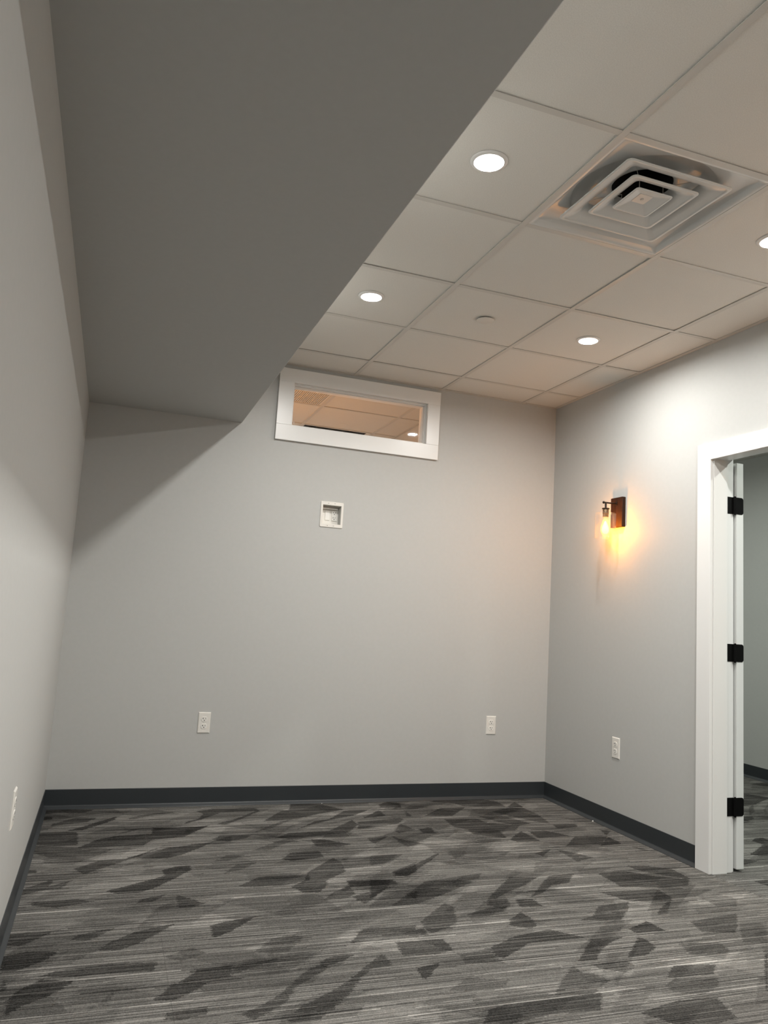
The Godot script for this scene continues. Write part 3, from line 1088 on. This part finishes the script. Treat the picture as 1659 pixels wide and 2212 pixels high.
func build_diffusers() -> void:
	diffuser(Vector3(GX + PITCH / 2, H, GZ + 3.5 * PITCH), "white square air diffuser with nested cones in the tiled ceiling", M.diffuser_enamel)
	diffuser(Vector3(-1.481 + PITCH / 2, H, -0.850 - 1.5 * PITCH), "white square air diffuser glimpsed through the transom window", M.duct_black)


func build_sprinkler() -> void:
	var t := thing("sprinkler_cover", "flat round white sprinkler cover plate centred in a ceiling tile", "sprinkler", Vector3(GX + PITCH / 2, H, GZ + 1.5 * PITCH))
	var st := start()
	lathe(st, [Vector2(0.0, -0.0065), Vector2(0.0425, -0.0065), Vector2(0.0435, -0.0058), Vector2(0.0435, -0.0045), Vector2(0.0, -0.0045)], 40)
	mesh("cover_plate", st, M.sprinkler_white, t)
	st = start()
	lathe(st, [Vector2(0.036, -0.0045), Vector2(0.036, 0.0015)], 32)
	mesh("cup", st, M.slot_dark, t)


func sconce(at: Vector3, turn: float, label: String, energy: float, group: String) -> void:
	# built with its wall behind it (+x) and reaching out towards -x
	var t := thing("wall_sconce", label, "wall lamp", at, group)
	t.rotation.y = turn
	var st := start()
	box(st, Vector3(-0.025, -0.09, -0.0565), Vector3(0, 0.09, 0.0565), 0.0025)
	mesh("back_plate", st, M.dark_wood, t)
	st = start()
	# arm, ball end, stem and a cross boss on the plate
	tube(st, Vector3(-0.026, 0.0515, 0), Vector3(-0.113, 0.0515, 0), 0.0048)
	lathe(st, [Vector2(0, -0.0085), Vector2(0.0055, -0.0065), Vector2(0.0083, 0), Vector2(0.0055, 0.0065), Vector2(0, 0.0085)], 16, Vector3(-0.115, 0.0515, 0))
	tube(st, Vector3(-0.1, 0.0515, 0), Vector3(-0.1, 0.016, 0), 0.0058)
	lathe(st, [Vector2(0, -0.0275), Vector2(0.011, -0.0275), Vector2(0.011, -0.0245), Vector2(0, -0.0245)], 20, Vector3(-0.0, 0.0515, 0), Basis(Vector3(0, 1, 0), Vector3(1, 0, 0), Vector3(0, 0, -1)))
	mesh("arm", st, M.bronze_metal, t)
	st = start()
	lathe(st, [Vector2(0, 0.018), Vector2(0.021, 0.018), Vector2(0.022, 0.0165), Vector2(0.022, 0.0115), Vector2(0.02, 0.0105), Vector2(0, 0.0105)].map(func(p): return Vector2(p.x, 0.0285 - p.y)), 28, Vector3(-0.1, 0.0, 0))
	mesh("socket_cap", st, M.bronze_metal, t)
	st = start()
	lathe(st, [Vector2(0.0, -0.036), Vector2(0.0165, -0.036), Vector2(0.0165, -0.018), Vector2(0.0185, -0.016), Vector2(0.0185, -0.012), Vector2(0.0165, -0.010), Vector2(0.0185, -0.006), Vector2(0.0165, -0.002), Vector2(0.0185, 0.002), Vector2(0.0165, 0.006), Vector2(0.0165, 0.012), Vector2(0, 0.012)], 28, Vector3(-0.1, 0.0, 0))
	mesh("socket", st, M.socket_metal, t)
	# jar shade: closed shoulder round the socket, open below
	st = start()
	lathe(st, [Vector2(0.0605, -0.163), Vector2(0.0615, -0.161), Vector2(0.0615, -0.022), Vector2(0.060, -0.013), Vector2(0.055, -0.010), Vector2(0.0185, -0.010)], 48, Vector3(-0.1, 0.0, 0))
	lathe(st, [Vector2(0.0185, -0.0135), Vector2(0.054, -0.0135), Vector2(0.0575, -0.016), Vector2(0.0585, -0.022), Vector2(0.0585, -0.161), Vector2(0.0605, -0.163)], 48, Vector3(-0.1, 0.0, 0))
	mesh("glass_shade", st, M.clear_glass, t)
	st = start()
	lathe(st, [Vector2(0.0, -0.157), Vector2(0.006, -0.155), Vector2(0.011, -0.1475), Vector2(0.02, -0.138), Vector2(0.026, -0.125), Vector2(0.028, -0.111), Vector2(0.0265, -0.096), Vector2(0.022, -0.078), Vector2(0.0165, -0.058), Vector2(0.0135, -0.045), Vector2(0.013, -0.034)], 32, Vector3(-0.1, 0.0, 0))
	mesh("bulb", st, M.bulb_glass, t)
	st = start()
	lathe(st, [Vector2(0.0, -0.138), Vector2(0.012, -0.134), Vector2(0.0195, -0.122), Vector2(0.02, -0.11), Vector2(0.0175, -0.094), Vector2(0.0105, -0.076), Vector2(0.005, -0.062), Vector2(0.0, -0.058)], 24, Vector3(-0.1, 0.0, 0))
	mesh("filament", st, M.filament, t)
	var l := OmniLight3D.new()
	l.name = "sconce_glow"
	l.light_energy = energy
	l.light_color = Color(1.0, 0.63, 0.17)
	l.light_size = 0.02
	l.omni_range = 9.0
	l.omni_attenuation = 2.0
	l.shadow_enabled = true
	t.add_child(l)
	l.position = Vector3(-0.1, -0.105, 0)


func build_sconces() -> void:
	sconce(Vector3(0, 1.822, 0.7455), 0.0, "lit wall sconce, dark wood block and clear glass jar, between corner and doorway", sconce_energy, "")
	sconce(Vector3(0, 1.822, 3.2), 0.0, "lit wall sconce on the doorway wall, past the far door casing", sconce_energy, "")
	for x in [-2.55, -3.6]:
		sconce(Vector3(x, 1.822, -T), -PI / 2, "lit wall sconce %s in the room behind the transom window" % ["beside the opening", "near the left end"][int(x < -3.0)], neighbor_energy, "sconces behind the transom")


func outlet(at: Vector3, turn: float, label: String) -> void:
	# local +z points out of the wall
	var t := thing("power_outlet", label, "outlet", at, "duplex outlets low on the walls")
	t.rotation.y = turn
	var st := start()
	var w := 0.035
	var h := 0.0585
	# cover plate with a sloping edge
	for q in [[[-1, -1], [1, -1]], [[1, -1], [1, 1]], [[1, 1], [-1, 1]], [[-1, 1], [-1, -1]]]:
		var a := Vector3(q[0][0] * w, q[0][1] * h, 0)
		var b := Vector3(q[1][0] * w, q[1][1] * h, 0)
		var u := Vector3(0, 0, 0.002)
		var i := Vector3(q[0][0] * (w - 0.004), q[0][1] * (h - 0.004), 0.0055)
		var j := Vector3(q[1][0] * (w - 0.004), q[1][1] * (h - 0.004), 0.0055)
		var away := Vector3(q[0][0] + q[1][0], q[0][1] + q[1][1], 0).normalized()
		quad(st, a, b, b + u, a + u, away)
		quad(st, a + u, b + u, j, i, (away + Vector3(0, 0, 1)).normalized())
	quad(st, Vector3(-w + 0.004, -h + 0.004, 0.0055), Vector3(w - 0.004, -h + 0.004, 0.0055), Vector3(w - 0.004, h - 0.004, 0.0055), Vector3(-w + 0.004, h - 0.004, 0.0055), Vector3(0, 0, 1))
	mesh("cover_plate", st, M.plate_plastic, t)
	for y in [0.0195, -0.0195]:
		receptacle(t, Vector3(0, y, 0.0055), true)
	st = start()
	lathe(st, [Vector2(0.0032, 0.0), Vector2(0.0028, 0.0008), Vector2(0, 0.0011)], 14, Vector3(0, 0, 0.0055), Basis(Vector3(1, 0, 0), Vector3(0, 0, 1), Vector3(0, -1, 0)))
	mesh("screw", st, M.socket_plastic, t)


func receptacle(t: Node3D, c: Vector3, round: bool) -> void:
	var st := start()
	var rings := []
	for p in [[0.0, 0.0], [0.0, 0.0014], [0.0006, 0.002]]:
		var pts := []
		var ring: Array
		if round:
			# circle cut flat above and below
			ring = []
			for k in 36:
				var a := TAU * k / 36.0
				ring.append(Vector3(cos(a) * (0.0172 - p[0]), 0, clampf(sin(a) * (0.0172 - p[0]), -0.0142 + p[0], 0.0142 - p[0])))
		else:
			ring = rounded(0.0165 - p[0], 0.0165 - p[0], 0.001, 0, Vector3.ZERO, 3)
		for q in ring:
			pts.append(c + Vector3(q.x, q.z, p[1]))
		rings.append(pts)
	loft(st, rings, 1.0, false)
	var n: int = rings[2].size()
	for k in n:
		tri(st, c + Vector3(0, 0, 0.002), rings[2][k], rings[2][(k + 1) % n], Vector3(0, 0, 1), Vector3(0, 0, 1), Vector3(0, 0, 1))
	var face := mesh("socket_face", st, M.socket_plastic, t)
	# slots: a tee on the left, a plain one on the right, the round earth hole below
	var f := c + Vector3(0, 0, 0.002)
	st = start()
	box(st, f + Vector3(-0.0078, 0.000, -0.0005), f + Vector3(-0.0052, 0.0085, 0.0003))
	if round:
		box(st, f + Vector3(-0.0108, 0.0028, -0.0005), f + Vector3(-0.0068, 0.0056, 0.0003))
	mesh("slot", st, M.slot_dark, face)
	st = start()
	box(st, f + Vector3(0.0054, 0.0005, -0.0005), f + Vector3(0.0076, 0.008, 0.0003))
	mesh("slot", st, M.slot_dark, face)
	st = start()
	lathe(st, [Vector2(0.0028, -0.0004), Vector2(0.0028, 0.0003), Vector2(0, 0.0003)], 12, f + Vector3(0, -0.0062, 0), Basis(Vector3(1, 0, 0), Vector3(0, 0, 1), Vector3(0, -1, 0)))
	mesh("earth_hole", st, M.slot_dark, face)


func build_outlets() -> void:
	outlet(Vector3(-2.2512, 0.4575, 0), 0.0, "white duplex outlet on the back wall near the soffit wall corner")
	outlet(Vector3(-0.4147, 0.4605, 0), 0.0, "white duplex outlet on the back wall near the sconce wall corner")
	outlet(Vector3(0, 0.4518, 0.7556), -PI / 2, "white duplex outlet below the lit sconce")
	outlet(Vector3(LEFT, 0.466, 1.865), PI / 2, "white duplex outlet on the long wall under the soffit")


func build_media_box() -> void:
	var t := thing("recessed_outlet_box", "white recessed outlet box on the back wall below the transom window", "outlet box", Vector3(-1.5822, 1.727, 0))
	var st := start()
	# rounded frame
	var o := []
	for p in [[0.0735, 0.0805, 0.007, 0.0], [0.0735, 0.0805, 0.007, 0.0035], [0.0715, 0.0785, 0.006, 0.0058], [0.0608, 0.0595, 0.002, 0.0058], [0.0592, 0.0585, 0.0015, 0.0045], [0.0590, 0.0583, 0.0015, -0.058]]:
		var pts := []
		for q in rounded(p[0], p[1], p[2], 0, Vector3.ZERO, 4):
			pts.append(Vector3(q.x, q.z, p[3]))
		o.append(pts)
	loft(st, o, 1.0, false)
	mesh("frame", st, M.plate_plastic, t)
	st = start()
	box(st, Vector3(-0.0592, -0.0585, -0.0615), Vector3(0.0592, 0.0585, -0.0575))
	mesh("back_panel", st, M.plate_plastic, t)
	# shelf ridge with two cable knockouts at the top
	st = start()
	box(st, Vector3(-0.0585, 0.0385, -0.0575), Vector3(0.048, 0.043, -0.030), 0.001)
	box(st, Vector3(-0.0585, 0.0385, -0.0575), Vector3(0.048, 0.0580, -0.053), 0.001)
	mesh("ridge", st, M.plate_plastic, t)
	for x in [-0.055, -0.03, 0.004]:
		st = start()
		box(st, Vector3(x, 0.0395, -0.0302), Vector3(x + (0.021 if x < -0.05 else 0.03), 0.0425, -0.0288), 0.0005)
		mesh("knockout", st, M.plate_plastic, t)
	st = start()
	box(st, Vector3(-0.0285, -0.0305, -0.0575), Vector3(0.0035, 0.0325, -0.0530), 0.0025)
	mesh("blank_cover", st, M.socket_plastic, t)
	st = start()
	box(st, Vector3(0.0165, -0.0315, -0.0575), Vector3(0.0475, 0.0345, -0.0535), 0.0012)
	mesh("outlet_plate", st, M.socket_plastic, t)
	for y in [0.0170, -0.0150]:
		receptacle(t, Vector3(0.032, y, -0.0545), false)
	for s in [[-0.030, 0.070], [0.010, 0.070], [-0.030, -0.0695], [0.010, -0.0695]]:
		st = start()
		box(st, Vector3(s[0], s[1] - 0.0006, 0.0055), Vector3(s[0] + 0.004, s[1] + 0.0006, 0.0061))
		box(st, Vector3(s[0] + 0.005, s[1] - 0.0016, 0.0055), Vector3(s[0] + 0.0085, s[1] + 0.0012, 0.0061))
		mesh("printed_mark", st, M.slot_dark, t)


func build_scraps() -> void:
	for s in [[Vector3(-0.021, 0.0, 0.577), 0.006, "tiny white paper scrap on the carpet below the outlet wall"], [Vector3(-1.525, 0.0, 0.022), 0.0028, "tiny white crumb on the carpet at the back wall"]]:
		var st := start()
		var k: float = s[1]
		var c: Vector3 = s[0]
		var top := c + Vector3(0.1 * k, 1.1 * k, 0)
		var ring := [c + Vector3(-k, 0, -0.5 * k), c + Vector3(0.2 * k, 0, -k), c + Vector3(k, 0, 0.1 * k), c + Vector3(0.1 * k, 0, 0.9 * k), c + Vector3(-0.8 * k, 0, 0.5 * k)]
		for i in 5:
			var a: Vector3 = ring[i]
			var b: Vector3 = ring[(i + 1) % 5]
			var n := ((a + b) / 2.0 - c + Vector3(0, k * 0.5, 0)).normalized()
			tri(st, a, b, top, n, n, n)
			tri(st, a, b, c, Vector3.DOWN, Vector3.DOWN, Vector3.DOWN)
		tag(mesh("paper_scrap", st, M.paper), s[2], "scrap")
